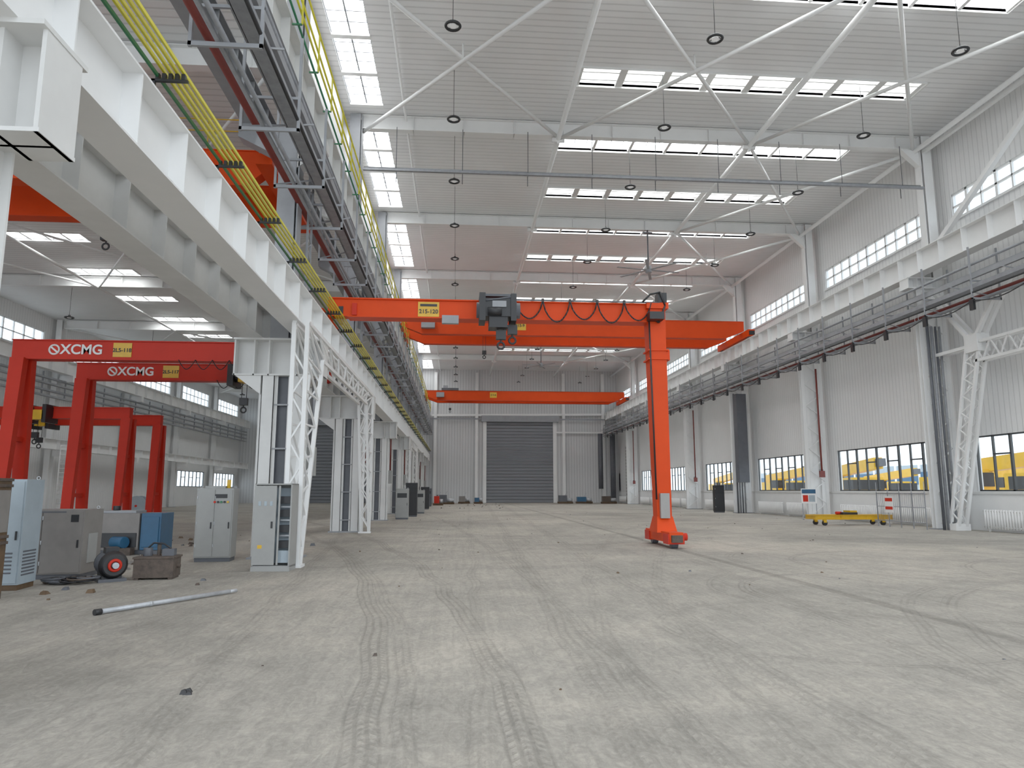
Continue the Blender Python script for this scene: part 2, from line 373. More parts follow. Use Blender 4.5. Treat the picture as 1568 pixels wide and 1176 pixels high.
for k in cols[1:-1]: place(me,'side_wall_column',(0,k,0))
GX=-4.35
bb=B(); stiff_I(bb,-4.2,YF,YB-.5,5.95,6.95,.55,.03,white); bb.box(-4.25,-4.15,YF,YB-.5,6.95,7.05,rust); bb.build('crane_runway_beam')
bb=B(); stiff_I(bb,-5.65,YF,YB-.5,5.95,6.95,.55,.03,cream); bb.box(-5.7,-5.6,YF,YB-.5,6.95,7.05,rust); bb.build('crane_runway_beam')
bb=B(); stiff_I(bb,GX,YF,YB-.5,11.9,13.1,.5,.03,cream,1.5); bb.box(GX-.05,GX+.05,YF,YB-.5,13.1,13.2,rust); bb.build('crane_runway_beam')
bb=B(); stiff_I(bb,-6.05,YF,YB-.5,12.3,13.2,.55,.03,greyst); bb.build('crane_runway_beam')
bb=B(); stiff_I(bb,22.0,YF,YB-.5,12.0,13.1,.6,.03,white,1.5); bb.box(21.95,22.05,YF,YB-.5,13.1,13.2,rust)
bb.box(22.3,22.9,YF,YB-.5,12.95,13.0,cream); bb.build('crane_runway_beam')
bb=B(); stiff_I(bb,-29.5,YF,YB-.5,10.4,11.4,.5,.03,white,2); bb.build('crane_runway_beam')
bb=B(); stiff_I(bb,-29.5,YF,YB-.5,4.75,5.5,.5,.03,white,2); bb.build('crane_runway_beam')

def rafter(bb,x0,x1,y,z0,z1,mat,sp=2.4,w=.35):
    zc=(z0+z1)/2; bb.ibar((x0,y,zc),(x1,y,zc),w,z1-z0,.03,mat)
    n=int((x1-x0)/sp)
    for i in range(n+1):
        xx=x0+i*sp; bb.box(xx-.015,xx+.015,y-w/2,y+w/2,z0,z1,mat)
rf=B(); rafter(rf,-4.65,22.9,0,ZR-.75,ZR-.05,white)
for xx in (4.7,14.2): 
    rf.bar((xx,0,ZR-.75),(xx,0,ZR-1.1),.12,.12,white); rf.tube((xx-.3,0,ZR-.9),(xx+.3,0,ZR-.9),.12,white)
me=rf.mesh('roof_rafter')
for k in cols[1:-1]: place(me,'roof_rafter',(0,k,0))
rf=B(); rafter(rf,-30.2,-5.6,0,14.1,14.75,white)
me=rf.mesh('side_hall_rafter')
for k in cols[1:-1]: place(me,'side_hall_rafter',(0,k,0))
bb=B(); zb=ZR-.85
for xx in (4.7,14.2,22.7): bb.tube((xx,YF,zb),(xx,YB,zb),.12,white,10)
bb.tube((-2.6,YF,ZR-.2),(-2.6,YB,ZR-.2),.06,white)
pan=[(-4.6,4.7),(4.7,14.2),(14.2,22.7)]
for k in cols[:-1]:
    for i,(a,b_) in enumerate(pan):
        if k in(8,20,68) or (i==2 and k in(32,44,56,80)) or(k==-4):
            bb.tube((a,k,zb+.1),(b_,k+12,zb+.1),.085,white); bb.tube((b_,k,zb),(a,k+12,zb),.085,white)
            bb.tube(((a+b_)/2,k+6,zb+.05),((a+b_)/2,k+6,ZR-.1),.04,white)
bb.build('roof_bracing')
bb=B()
for xx in (-14,-22): bb.tube((xx,YF,14.05),(xx,YB,14.05),.08,white)
for k in cols[:-1]:
    if k in(20,32,56,80):
        for a,b_ in((-30,-22),(-22,-14),(-14,-5.7)):
            bb.tube((a,k,14.1),(b_,k+12,14.1),.06,white); bb.tube((b_,k,14.05),(a,k+12,14.05),.06,white)
bb.build('side_hall_roof_bracing')
def portal(y0,y1,x,zt,base=.25,top=2.1,d=.32):
    bb=B(); ch=.05
    for xs in (x-d/2,x+d/2):
        for (ya,sg) in((y0,1),(y1,-1)):
            bb.lattice((xs,ya,.05),(xs,ya,zt),(xs,ya+sg*base,.05),(xs,ya+sg*top,zt-.6),7,.022,white,ch)
        bb.lattice((xs,y0,zt),(xs,y1,zt),(xs,y0+top,zt-.6),(xs,y1-top,zt-.6),9,.022,white,ch)
    for (ya,sg) in((y0,1),(y1,-1)):
        for off0,off1 in((0,0),(base,top)):
            n=9
            for i in range(n):
                za=.2+(zt-.9)*i/n; zb_=.2+(zt-.9)*(i+1)/n
                fa=ya+sg*(off0+(off1-off0)*za/(zt-.6)); fb=ya+sg*(off0+(off1-off0)*zb_/(zt-.6))
                bb.bar((x-d/2 if i%2 else x+d/2,fa,za),(x+d/2 if i%2 else x-d/2,fb,zb_),.04,.04,white)
        bb.box(x-d/2-.1,x+d/2+.1,min(ya-.1,ya+sg*(base+.1)),max(ya-.1,ya+sg*(base+.1)),0,.06,white)
    bb.build('portal_bracing')
portal(17.5,31.4,-3.88,5.9)
portal(56.6,67.4,-3.88,5.9,top=1.6)
def tallbrace(y0,y1,x):
    bb=B(); nz=8.2
    for xs in (x-.18,x+.18):
        for ya,sg in((y1,-1),(y0,1)):
            bb.lattice((xs,ya+sg*.5,.05),(xs,ya+sg*2.6,nz),(xs,ya+sg*1.0,.05),(xs,ya+sg*3.4,nz),11,.025,white,.06)
            bb.bar((xs,ya+sg*.2,nz-.1),(xs,ya+sg*3,nz-.1),.14,.14,white)
            bb.bar((xs,ya+sg*3,nz),(xs,ya+sg*.3,11.2),.16,.16,white)
            bb.bar((xs,ya+sg*3,nz),(xs,ya+sg*5.6,11.3),.16,.16,white)
        bb.lattice((xs,y0+3,nz),(xs,y1-3,nz),(xs,y0+3,nz-.8),(xs,y1-3,nz-.8),6,.025,white,.06)
    for ya,sg in((y1,-1),(y0,1)):
        bb.box(x-.3,x+.3,min(ya+sg*2.6,ya+sg*3.4),max(ya+sg*2.6,ya+sg*3.4),nz-.4,nz+.4,white)
        for i in range(12):
            z=.4+i*.65; y=ya+sg*(.75+2.2*z/nz); bb.bar((x-.2 if i%2 else x+.2,y,z),(x+.2 if i%2 else x-.2,y+sg*.15,z+.62),.05,.05,white)
    bb.box(x-.35,x+.35,y1-1.1,y1-.4,0,.3,white)
    bb.bar((x+.3,y1-.3,13.3),(x+.3,y0+3,18.5),.22,.22,white); bb.bar((x+.3,y1-9,18.5),(x+.3,y1-.3,18.5),.16,.16,white)
    bb.build('portal_bracing')
tallbrace(20,32,22.75)

# ------------------------------------------------------------------ conduits & busbars
bb=B()
for i,m in enumerate([busg,busy,busy,busy,busy]):
    xx=-4.12+.085*i; bb.bar((xx,YF,7.44-(.06 if i==0 else 0)),(xx,YB-1,7.44-(.06 if i==0 else 0)),.03,.05,m)
y=YF+1.3
while y<YB-1:
    bb.box(-4.2,-3.72,y-.025,y+.025,7.30,7.33,black); bb.box(-4.20,-4.15,y-.025,y+.025,7.06,7.33,black)
    for i in range(5): bb.box(-4.145+.085*i,-4.095+.085*i,y-.03,y+.03,7.33,7.41,black)
    y+=2.6
bb.build('conductor_rail')
bb=B()
for z,xx in ((13.3,-3.9),(13.5,-3.86),(14.0,-3.84)): bb.tube((xx,YF,z),(xx,YB-1,z),.03,busy,6)
bb.tube((-3.95,YF,12.95),(-3.95,YB-1,12.95),.03,busg,6)
y=YF+1
while y<YB-1:
    bb.bar((-4.08,y,12.9),(-3.84,y,12.9),.04,.04,busg); bb.bar((-3.84,y,12.9),(-3.84,y,14.05),.04,.04,busy); y+=2.
bb.build('conductor_rail')
def piperack(x,sg,top=11.85):
    bb=B()
    bb.tube((x+sg*.02,YF,10.0),(x+sg*.02,YB-1,10.0),.09,pipered,10)
    bb.tube((x-sg*.25,YF,9.75),(x-sg*.25,YB-1,9.75),.05,galv); bb.tube((x-sg*.4,YF,9.75),(x-sg*.4,YB-1,9.75),.05,galv)
    bb.box(min(x-sg*.6,x-sg*.9),max(x-sg*.6,x-sg*.9),YF,YB-1,10.1,10.16,galv)
    for q in (.6,.9): bb.box(x-sg*q-.015,x-sg*q+.015,YF,YB-1,10.1,10.28,galv)
    bb.box(x-sg*.35-.1,x-sg*.35+.1,YF,YB-1,10.75,10.95,greyst)
    bb.tube((x-sg*.7,YF,11.2),(x-sg*.7,YB-1,11.2),.06,galv)
    bb.bar((x-sg*.85,YF,10.62),(x-sg*.85,YB-1,10.62),.12,.2,greyst)
    bb.tube((x-sg*1.0,YF,9.9),(x-sg*1.0,YB-1,9.9),.04,black)
    y=YF+2
    while y<YB-1:
        bb.bar((x+sg*.25,y,9.65),(x-sg*1.05,y,9.65),.06,.08,greyst); bb.bar((x-sg*1.02,y,9.6),(x-sg*1.02,y,top),.06,.06,greyst)
        bb.bar((x+sg*.22,y,9.6),(x+sg*.22,y,top),.06,.06,greyst); bb.bar((x+sg*.2,y,10.4),(x-sg*1.05,y,10.4),.05,.06,greyst)
        bb.bar((x+sg*.2,y,9.7),(x-sg*1.02,y+1.5,10.6),.04,.04,greyst)
        y+=3.
    return bb
b1=piperack(-4.6,-1)
b1.box(-4.15,-3.9,YF,YB-1,11.3,11.5,dgrey); b1.tube((-3.75,YF,10.9),(-3.75,YB-1,10.9),.05,galv)
b1.build('pipe_rack')
b2=piperack(22.2,1)
y=6
while y<YB-2:
    b2.path([(21.15,y+3*t/6,9.55-.22*math.sin(math.pi*t/6)) for t in range(7)],.025,black,5); b2.box(21.1,21.2,y-.12,y+.12,9.15,9.6,black); y+=3
b2.build('pipe_rack')
bb=B()
for z,m in ((9.9,galv),(9.5,greyst),(9.0,galv),(8.6,greyst)): bb.bar((-29.8,YF,z),(-29.8,YB-1,z),.3,.12,m)
for k in range(-4,int(YB),3): bb.bar((-29.8,k,8.5),(-29.8,k,10.3),.08,.08,greyst)
bb.build('pipe_rack')
for k in cols[1:-1]:
    bb=B(); yy=k-.6
    if k in (32,56,80):
        for j,r in enumerate((.07,.07,.05,.05)): bb.tube((22.2+.2*j,yy,.0),(22.2+.2*j,yy,9.5),r,galv if j%2 else dgrey)
        if k==56: bb.box(22.1,22.9,54.6,55.3,2.4,9.4,dgrey)
    else:
        bb.tube((22.9,yy,3.),(22.9,yy,9.5),.06,pipered); bb.box(22.8,23.0,yy,yy+.2,3,3.1,galv); bb.box(22.75,23.05,yy-.1,yy+.1,2.6,3.0,pipered)
    bb.build('drop_pipes')
for k in cols[2:-1]:
    bb=B(); bb.tube((-4.1,k+.5,3.),(-4.1,k+.5,5.9),.05,pipered if k>30 else galv); bb.box(-4.6,-4.35,k+.45,k+.6,1.4,4.9,dgrey); bb.box(-4.25,-3.98,k+.42,k+.62,2.2,3.,cabg)
    bb.build('drop_pipes')
    bb=B(); bb.lattice((-4.5,k+.6,7.2),(-4.5,k+.6,11.7),(-4.5,k+1.1,7.2),(-4.5,k+1.1,11.7),8,.02,greyst,.03); bb.build('cable_ladder')
bb=B()
bb.bar((-4.5,31.6,16.55),(22.8,31.6,16.55),.16,.10,galv); bb.tube((-4.5,31.8,16.75),(22.8,31.8,16.75),.03,galv)
for i in range(9):
    xx=-3+i*3.1; bb.tube((xx,31.7,16.5),(xx,31.7,18.75),.018,dgrey,6); bb.tube((xx,31.9,16.1),(xx,31.9,16.7),.02,dgrey)
bb.build('cable_tray')
lp=B(); lp.tube((0,0,.1),(0,0,2.4),.012,black,5); lp.torus((0,0,0),.24,.05,black); lp.tube((0,0,-.02),(0,0,.02),.12,lampm,12)
for a in range(3): lp.bar((0,0,.12),(.22*math.cos(a*2.1),.22*math.sin(a*2.1),.02),.02,.02,black)
lp.tube((0,0,.02),(0,0,.16),.07,black,10)
me=lp.mesh('high_bay_lamp')
for r in range(15,100,6):
    for xx in (-.3,8.6,17.4): place(me,'high_bay_lamp',(xx,r+.6,17.0))
for r in range(32,100,12):
    for xx in (-13,-24): place(me,'side_hall_lamp',(xx,r+.8,12.35))
fn=B(); fn.tube((0,0,0),(0,0,2.6),.05,dgrey); fn.tube((0,0,-.3),(0,0,.15),.2,greyst,14); fn.bar((-.3,0,2.4),(.3,0,2.4),.2,.1,dgrey)
for i in range(6):
    a=i*math.pi/3+.2; fn.bar((.15*math.cos(a),.15*math.sin(a),-.1),(2.2*math.cos(a),2.2*math.sin(a),-.1),.18,.03,greyst)
me=fn.mesh('ceiling_fan')
for p in ((12.3,43.9,16.1),(9.5,80,16.1)): place(me,'ceiling_fan',p)

# ------------------------------------------------------------------ cranes
def boxgirder(bb,x0,x1,y,z0,z1,w,mat,taper=1.2):
    zt=z1; zm=z0+(z1-z0)*.45
    def seg(xa,za,xb,zb_):
        bb.hexa([(xa,y-w/2,za),(xb,y-w/2,zb_),(xb,y+w/2,zb_),(xa,y+w/2,za),(xa,y-w/2,zt),(xb,y-w/2,zt),(xb,y+w/2,zt),(xa,y+w/2,zt)],mat)
    seg(x0,zm,x0+taper,z0); seg(x0+taper,z0,x1-taper,z0); seg(x1-taper,z0,x1,zm)
    bb.box(x0,x1,y-w/2-.05,y+w/2+.05,zt,zt+.03,mat); bb.box(x0+taper,x1-taper,y-w/2-.05,y+w/2+.05,z0-.03,z0,mat)
    bb.box(x0,x1,y-.04,y+.04,zt+.03,zt+.1,rust)
def hook(bb,x,y,zt,zb_):
    for dx in (-.1,.1): bb.tube((x+dx,y,zb_+.5),(x+dx,y,zt),.014,black,5)
    bb.box(x-.16,x+.16,y-.1,y+.1,zb_+.2,zb_+.5,black)
    bb.torus((x,y,zb_),.11,.035,black,'Y',12,6); bb.tube((x,y,zb_+.08),(x,y,zb_+.25),.03,black)
bb=B(); yc=23.4; ZT=8.05
bb.box(-4.3,6.9,yc-.22,yc+.22,7.48,ZT,red)
bb.box(-4.3,7.1,yc-.3,yc+.3,ZT,ZT+.04,red); bb.box(-3.65,6.9,yc-.3,yc+.3,7.44,7.48,red)
bb.box(-4.42,-4.18,yc-1.6,yc+1.6,7.07,7.38,red)
bb.box(-4.42,-4.2,yc-.3,yc+.3,7.36,7.55,red)
for s in (-1.2,1.2): bb.tube((-4.28,yc+s,7.2),(-4.14,yc+s,7.2),.15,dgrey,14)
bb.box(-3.5,-3.35,yc-.32,yc-.22,7.5,7.9,redd)
bb.box(6.35,7.1,yc-.4,yc+.4,ZT-.15,ZT+.06,red)
bb.hexa([(6.55,yc-.25,.6),(7.03,yc-.25,.6),(7.03,yc+.25,.6),(6.55,yc+.25,.6),(6.42,yc-.32,7.95),(7.0,yc-.32,7.95),(7.0,yc+.32,7.95),(6.42,yc+.32,7.95)],red)
for z in (6.15,6.45): bb.box(6.38,7.08,yc-.36,yc+.36,z,z+.05,red)
bb.box(7.0,7.15,yc-.2,yc+.2,6.15,6.5,red)
bb.hexa([(6.45,yc-.5,.45),(7.12,yc-.5,.45),(7.12,yc+.5,.45),(6.45,yc+.5,.45),(6.53,yc-.27,.95),(7.05,yc-.27,.95),(7.05,yc+.27,.95),(6.53,yc+.27,.95)],red)
bb.box(6.58,7.02,yc-1.4,yc+1.4,.18,.5,red)
for s in (-1.1,1.1):
    bb.tube((6.7,yc+s,.165),(6.9,yc+s,.165),.165,dgrey,18); bb.box(6.54,7.06,yc+s-.28,yc+s+.28,.14,.45,redd)
bb.box(6.63,6.97,yc-1.52,yc-1.4,.2,.42,rust)
bb.tube((7.0,yc-1.1,.35),(7.22,yc-1.1,.35),.12,redd,12)
bb.box(6.62,6.92,yc-.42,yc-.28,.9,1.7,cabg); bb.tube((6.52,yc-.3,1.5),(6.42,yc-.36,7.8),.03,black)
bb.box(6.35,6.85,yc-.75,yc-.34,7.45,7.7,black); bb.box(6.75,7.05,yc-.4,yc,ZT+.05,ZT+.4,black)
hx=1.28; hy=yc-.75
bb.box(hx-.5,hx+.5,hy-.35,hy+.35,7.35,7.95,black); bb.box(hx-.62,hx-.42,hy-.4,hy+.42,7.2,8.12,black); bb.box(hx+.4,hx+.58,hy-.4,hy+.42,7.2,8.1,black)
bb.tube((hx-.7,hy,7.62),(hx+.72,hy,7.62),.26,dgrey,16); bb.tube((hx-.35,hy-.38,7.5),(hx+.1,hy-.38,7.5),.14,black,12)
bb.box(hx-.2,hx+.25,hy-.40,hy-.34,7.65,7.85,greyst); bb.tube((hx-.5,hy-.36,7.85),(hx+.5,hy-.36,8.0),.03,dgrey)
bb.box(hx-.5,hx+.5,hy,yc+.3,ZT+.06,ZT+.14,dgrey); bb.box(hx-.3,hx+.3,hy-.3,hy+.3,7.0,7.35,black)
for s in (-.4,.4): bb.tube((hx+s,yc-.35,ZT+.1),(hx+s,yc-.2,ZT+.1),.1,dgrey,12)
hook(bb,hx+.1,hy,7.3,6.45); hook(bb,hx+.48,hy+.1,7.3,6.65)
bb.box(-.55,.0,yc-.42,yc-.24,7.25,7.52,greyst)
fx=hx+.6; nl=5; wl=(6.5-fx)/nl
bb.tube((hx,yc-.38,ZT+.05),(6.8,yc-.38,ZT+.05),.025,dgrey)
for i in range(nl):
    pts=[]
    for t in range(13):
        u=t/12; pts.append((fx+wl*(i+u),yc-.4-.03*math.sin(u*6),ZT+.03-(.62+.1*(i%2))*(math.sin(math.pi*u)**.6 if 0<u<1 else 0)))
    bb.path(pts,.026,black,5); bb.box(fx+wl*i-.04,fx+wl*i+.04,yc-.44,yc-.34,ZT-.02,ZT+.1,black)
bb.path([(6.2,yc-.4,ZT+.05),(6.45,yc-.5,ZT+.3),(6.8,yc-.45,ZT+.4),(6.98,yc-.4,8.0),(6.75,yc-.4,7.4),(6.5,yc-.4,7.6)],.035,black)
bb.box(-1.35,-.65,yc-.25,yc-.225,7.5,8.0,yel); bb.box(-3.95,-3.8,yc-.25,yc-.22,7.55,7.8,black)
g=bb.build('semi_gantry_crane')
text('215-120','plate_number',(-1.0,yc-.26,7.67),FR,.19,black,g)
bb2=B(); bb2.box(-1.28,-.72,yc-.262,yc-.25,7.85,7.93,black); bb2.build('plate_strip',parent=g)
def sidegantry(y,xr,xl,z0,z1,num,hoistx,mat=redd,label=True):
    bb=B()
    a,b_=min(xr,xl),max(xr,xl)
    bb.box(a-.3,b_+.1,y-.2,y+.2,z0,z1,mat); bb.box(a-.3,b_+.1,y-.27,y+.27,z1,z1+.035,mat); bb.box(a-.3,b_+.1,y-.27,y+.27,z0-.035,z0,mat)
    zr=7.05 if abs(xr+5.65)<.1 else 5.5
    bb.box(xr-.2,xr+.2,y-1.2,y+1.2,zr+.03,zr+.35,mat)
    for s in (-1,1): bb.tube((xr-.08,y+s,zr+.15),(xr+.08,y+s,zr+.15),.15,dgrey,12)
    bb.box(xr-.2,xr+.2,y-.25,y+.25,min(zr+.3,z0),max(z1,zr+.3),mat)
    for s in (-1,1):
        bb.hexa([(xl-.18,y+s*.6-.13,.5),(xl+.18,y+s*.6-.13,.5),(xl+.18,y+s*.6+.13,.5),(xl-.18,y+s*.6+.13,.5),
                 (xl-.24,y+s*.25-.15,z0),(xl+.24,y+s*.25-.15,z0),(xl+.24,y+s*.25+.15,z0),(xl-.24,y+s*.25+.15,z0)],mat)
        bb.tube((xl-.12,y+s*1.2,.17),(xl+.12,y+s*1.2,.17),.165,dgrey,16); bb.box(xl-.24,xl+.24,y+s*1.2-.28,y+s*1.2+.28,.15,.45,mat)
    bb.box(xl-.2,xl+.2,y-1.5,y+1.5,.2,.5,mat); bb.bar((xl,y-.6,1.6),(xl,y+.6,1.6),.2,.16,mat); bb.bar((xl,y-.45,3.6),(xl,y+.45,3.6),.2,.16,mat)
    h=hoistx; hy=y-.6
    bb.tube((h-.55,hy,z0+.1),(h+.55,hy,z0+.1),.24,black,14); bb.box(h-.2,h+.45,hy-.3,hy+.3,z0-.15,z0+.35,yel); bb.box(h-.65,h-.4,hy-.3,y+.3,z0-.3,z1+.1,black); bb.box(h+.4,h+.6,hy-.3,y+.3,z0-.3,z1+.1,black)
    hook(bb,h,hy,z0,z0-1.3)
    if label:
        bb.box(a+3.2,a+3.85,y-.225,y-.205,z0+.08,z1-.05,yel)
        for i in range(6):
            q=b_-4.5+i*.6; bb.path([(q+.06*t,y-.3,z0-.35*math.sin(math.pi*t/10)) for t in range(11)],.016,black,4)
    o=bb.build('side_hall_semi_gantry_crane')
    if label:
        text('XCMG','maker_lettering',(a+2.1,y-.215,(z0+z1)/2),FR,.5,white,o); text(num,'plate_number',(a+3.52,y-.235,(z0+z1)/2),FR,.2,black,o)
        bb=B(); bb.torus((a+1.15,y-.21,(z0+z1)/2),.17,.035,white,'Y',20,6); bb.bar((a+1.03,y-.215,(z0+z1)/2+.1),(a+1.27,y-.215,(z0+z1)/2-.1),.02,.06,white); bb.build('maker_logo',parent=o)
sidegantry(26.6,-5.65,-15.7,6.5,7.15,'2L5-118',-6.9)
sidegantry(30.8,-5.65,-15.6,6.40,7.05,'2L5-117',-8.9)
sidegantry(39.5,-29.5,-17.6,5.6,6.15,'',-22,label=False)
sidegantry(43.5,-29.5,-17.6,5.6,6.15,'',-24,label=False)
def bridge(y,x0,x1,zr,gap,hgt,hoistx,mat=red,num='',name='bridge_crane',w=.5):
    bb=B()
    for s in (-1,1): boxgirder(bb,x0+.1,x1-.1,y+s*gap/2,zr+.15,zr+.15+hgt,w,mat,1.5)
    for xx in (x0,x1):
        bb.box(xx-.25,xx+.25,y-gap/2-1.4,y+gap/2+1.4,zr+.12,zr+.62,mat)
        for s in (-1,1): bb.tube((xx-.12,y+s*(gap/2+.9),zr+.25),(xx+.12,y+s*(gap/2+.9),zr+.25),.25,dgrey,16); bb.box(xx-.2,xx+.2,y+s*(gap/2+1.4)-.1,y+s*(gap/2+1.4)+.1,zr+.2,zr+.5,black)
    zt=zr+.15+hgt
    for s in (-1,1): bb.box(hoistx-1.1,hoistx+1.1,y+s*gap/2-.2,y+s*gap/2+.2,zt+.1,zt+.4,dgrey)
    bb.box(hoistx-1.1,hoistx-.8,y-gap/2,y+gap/2,zt+.15,zt+.4,mat); bb.box(hoistx+.8,hoistx+1.1,y-gap/2,y+gap/2,zt+.15,zt+.4,mat)
    bb.tube((hoistx-.9,y,zt+.2),(hoistx+.9,y,zt+.2),.35,dgrey,16); bb.box(hoistx-.9,hoistx-.3,y-.9,y-.4,zt+.3,zt+.8,greyst)
    hook(bb,hoistx,y,zt+.1,zr-1.2)
    n=14; wl=(x1-1-hoistx-1.2)/n
    for i in range(n): bb.path([(hoistx+1.2+wl*(i+t/6),y+gap/2+.4,zt+.1-.5*math.sin(math.pi*t/6)) for t in range(7)],.02,black,4)
    bb.box(x0+8.5,x0+9.4,y-gap/2-w/2-.03,y-gap/2-w/2-.005,zr+.5,zr+1.2,yel)
    bb.box(x0+1.6,x0+2.6,y-gap/2-w/2-.5,y-gap/2-w/2,zr+.5,zr+1.1,greyst)
    o=bb.build(name)
    if num: text(num,'plate_number',(x0+8.95,y-gap/2-w/2-.04,zr+.85),FR,.3,black,o)
bridge(54,GX,22.0,13.17,3.6,1.3,2.0,num='215-9')
bridge(93,GX,22.0,13.17,2.6,1.2,-1.,num='215-8')
bb=B()
for s in (-1.6,1.6): boxgirder(bb,-29.3,-6.3,24.2+s,11.55,12.9 if s>0 else 12.7,.5,red,.6)
bb.box(-6.3,-5.8,21.2,27.2,11.75,12.1,red); bb.box(-29.75,-29.25,21.6,27.6,11.5,12.1,red)
for yy in (21.6,26.8): bb.tube((-6.17,yy,12.2),(-5.93,yy,12.2),.12,dgrey,14); bb.tube((-29.6,yy,11.65),(-29.4,yy,11.65),.22,dgrey,14)
bb.box(-13,-11,22.5,26.0,12.95,13.3,dgrey); hook(bb,-12,24.2,13,10)
for z in (13.3,13.7): bb.tube((-29,22.2,z),(-6.6,22.2,z),.02,yel,5)
for i in range(16): bb.tube((-29+i*1.49,22.2,12.7),(-29+i*1.49,22.2,13.7),.02,yel,5)
bb.build('side_hall_bridge_crane')

# ------------------------------------------------------------------ floor objects (left)
def cabinet(name,loc,w,d,h,mat,rot=0,doors=1,side=None,extras=None,plinth=.1,door0=None):
    bb=B()
    bb.box(-w/2,w/2,-d/2,d/2,plinth,h,mat); bb.box(-w/2+.02,w/2-.02,-d/2+.03,d/2-.02,0,plinth,dgrey if side is None else side)
    if side: bb.box(-w/2-.01,-w/2+.001,-d/2+.01,d/2-.01,plinth,h-.02,side)
    dw=(w-.04)/doors
    for i in range(doors):
        a=-w/2+.02+dw*i; bb.box(a+.01,a+dw-.01,-d/2-.02,-d/2,plinth+.03,h-.04,door0 if (door0 and i==0) else mat)
        bb.box(a+dw-.08,a+dw-.05,-d/2-.045,-d/2-.02,h*.45,h*.45+.16,black)
        for z in (.2*h,.5*h,.85*h): bb.tube((a+.012,-d/2-.03,z),(a+.012,-d/2-.03,z+.08),.012,steel,6)
    for q in ((-w/2+.08,-d/2+.08),(w/2-.08,d/2-.08)): bb.torus((q[0],q[1],h+.03),.03,.008,steel,'Y',10,5)
    if extras: extras(bb,w,d,h)
    return bb.build(name,loc,rot,.006)
bb=B(); w,d,h=.84,.55,1.95
bb.box(-w/2,w/2,d/2-.03,d/2,.05,h,cabg); bb.box(-w/2,-w/2+.03,-d/2,d/2,.0,h,cabg); bb.box(w/2-.03,w/2,-d/2,d/2,0,h,cabg)
bb.box(-w/2,w/2,-d/2,d/2,h-.03,h,cabg); bb.box(-w/2,w/2,-d/2,d/2,.08,.12,cabg); bb.box(-w/2-.01,w/2+.01,-d/2-.02,-d/2+.03,0,.1,cabg)
bb.box(-w/2,.08,-d/2-.025,-d/2,.14,h-.05,cabg); bb.box(-w/2+.02,w/2-.02,.1,.13,.15,h-.1,cabl)
for z in (.5,.85,1.2,1.5): bb.box(.1,w/2-.04,-.15,.1,z,z+.16,black); bb.box(.1,w/2-.04,-.02,.1,z-.1,z-.06,steel)
bb.box(.1,w/2-.04,-.18,.0,.18,.45,cabl)
bb.box(.12,.16,-d/2,-d/2+.02,.14,h-.05,cabg)
for i in range(3): bb.box(-.32+i*.13,-.26+i*.13,-d/2-.035,-d/2-.025,1.45,1.55,cabl)
bb.box(-.02,.02,-d/2-.045,-d/2-.025,.95,1.1,black); bb.box(-.3,-.2,-d/2-.03,-d/2-.026,.5,.58,yel)
bb.build('control_cabinet',(-4.14,17.0,0),-.05,.004)
def ex1(bb,w,d,h):
    for i in range(5): bb.tube((-.0+.08*i,-d/2-.05,h-.35),(-.0+.08*i,-d/2-.02,h-.35),.03,(redd,black,busg,black,yel)[i],10)
    bb.box(.0,.3,-d/2-.03,-d/2-.02,h-.25,h-.15,black)
    bb.box(-.3,.2,-.15,.1,h,h+.06,cabg); bb.tube((.25,0,h),(.25,0,h+.22),.05,yel,8) 
cabinet('electrical_cabinet',(-6.2,19.3,0),.9,.6,1.85,cabg,.08,2,extras=ex1)
def ex2(bb,w,d,h):
    for i in range(8): bb.box(w/2-.02,w/2+.006,-d/2+.1,d/2-.1,.25+.06*i,.28+.06*i,dgrey)
    for i in range(6): bb.box(.1,.36,-d/2-.03,-d/2-.02,.3+.07*i,.33+.07*i,dgrey)
cabinet('tall_switch_cabinet',(-8.42,14.2,0),.95,.7,2.0,cabl,.1,2,side=brown,extras=ex2,door0=brown)
def ex3(bb,w,d,h):
    bb.box(w/2-.25,w/2-.1,-d/2-.03,-d/2-.02,h-.25,h-.1,black); bb.box(-w/2+.1,w/2-.35,-d/2-.025,-d/2-.02,h-.06,h-.03,dgrey)
    bb.box(w/2-.0,w/2+.02,-.2,.2,.3,.9,cabg)
cabinet('machine_cabinet',(-8.5,16.0,0),1.6,.9,1.4,cabm,.06,2,extras=ex3)
# tall rusty brown equipment locker, nearest at the left
bb=B()
bb.box(-.4,.4,-.3,.3,.08,1.95,brown); bb.box(-.42,.42,-.32,.32,1.95,2.0,rust)
for xx in (-.36,.36):
    for yy in (-.26,.26): bb.box(xx-.04,xx+.04,yy-.04,yy+.04,0,.1,rust)
for z in (.9,1.0,1.85): bb.box(-.41,.41,-.33,-.3,z,z+.05,rust); bb.box(.4,.43,-.3,.3,z,z+.05,rust)
for i in range(5): bb.box(-.36+i*.17,-.26+i*.17,-.32,-.3,.15,.85,rust)
bb.box(.4,.42,-.25,.25,1.1,1.8,cabm); bb.box(.2,.24,-.35,-.3,1.3,1.45,steel)
bb.build('rusty_locker',(-7.98,12.6,0),.05,.004)
bb=B()
bb.tube((-.35,0,.33),(.25,0,.33),.22,black,20)
for i in range(9): bb.torus((-.3+.06*i,0,.33),.23,.012,dgrey,'X',20,4)
bb.tube((.25,0,.33),(.38,0,.33),.27,black,20,.2); bb.torus((.42,0,.33),.10,.03,redd,'X',18,6); bb.tube((.38,0,.33),(.5,0,.33),.06,steel,12)
bb.box(-.3,.3,-.25,.25,0,.06,dgrey); bb.box(-.25,.2,-.18,.18,.06,.18,black); bb.box(-.15,.1,-.12,.12,.54,.66,black)
bb.tube((-.35,0,.33),(-.45,0,.33),.24,black,20,.14)
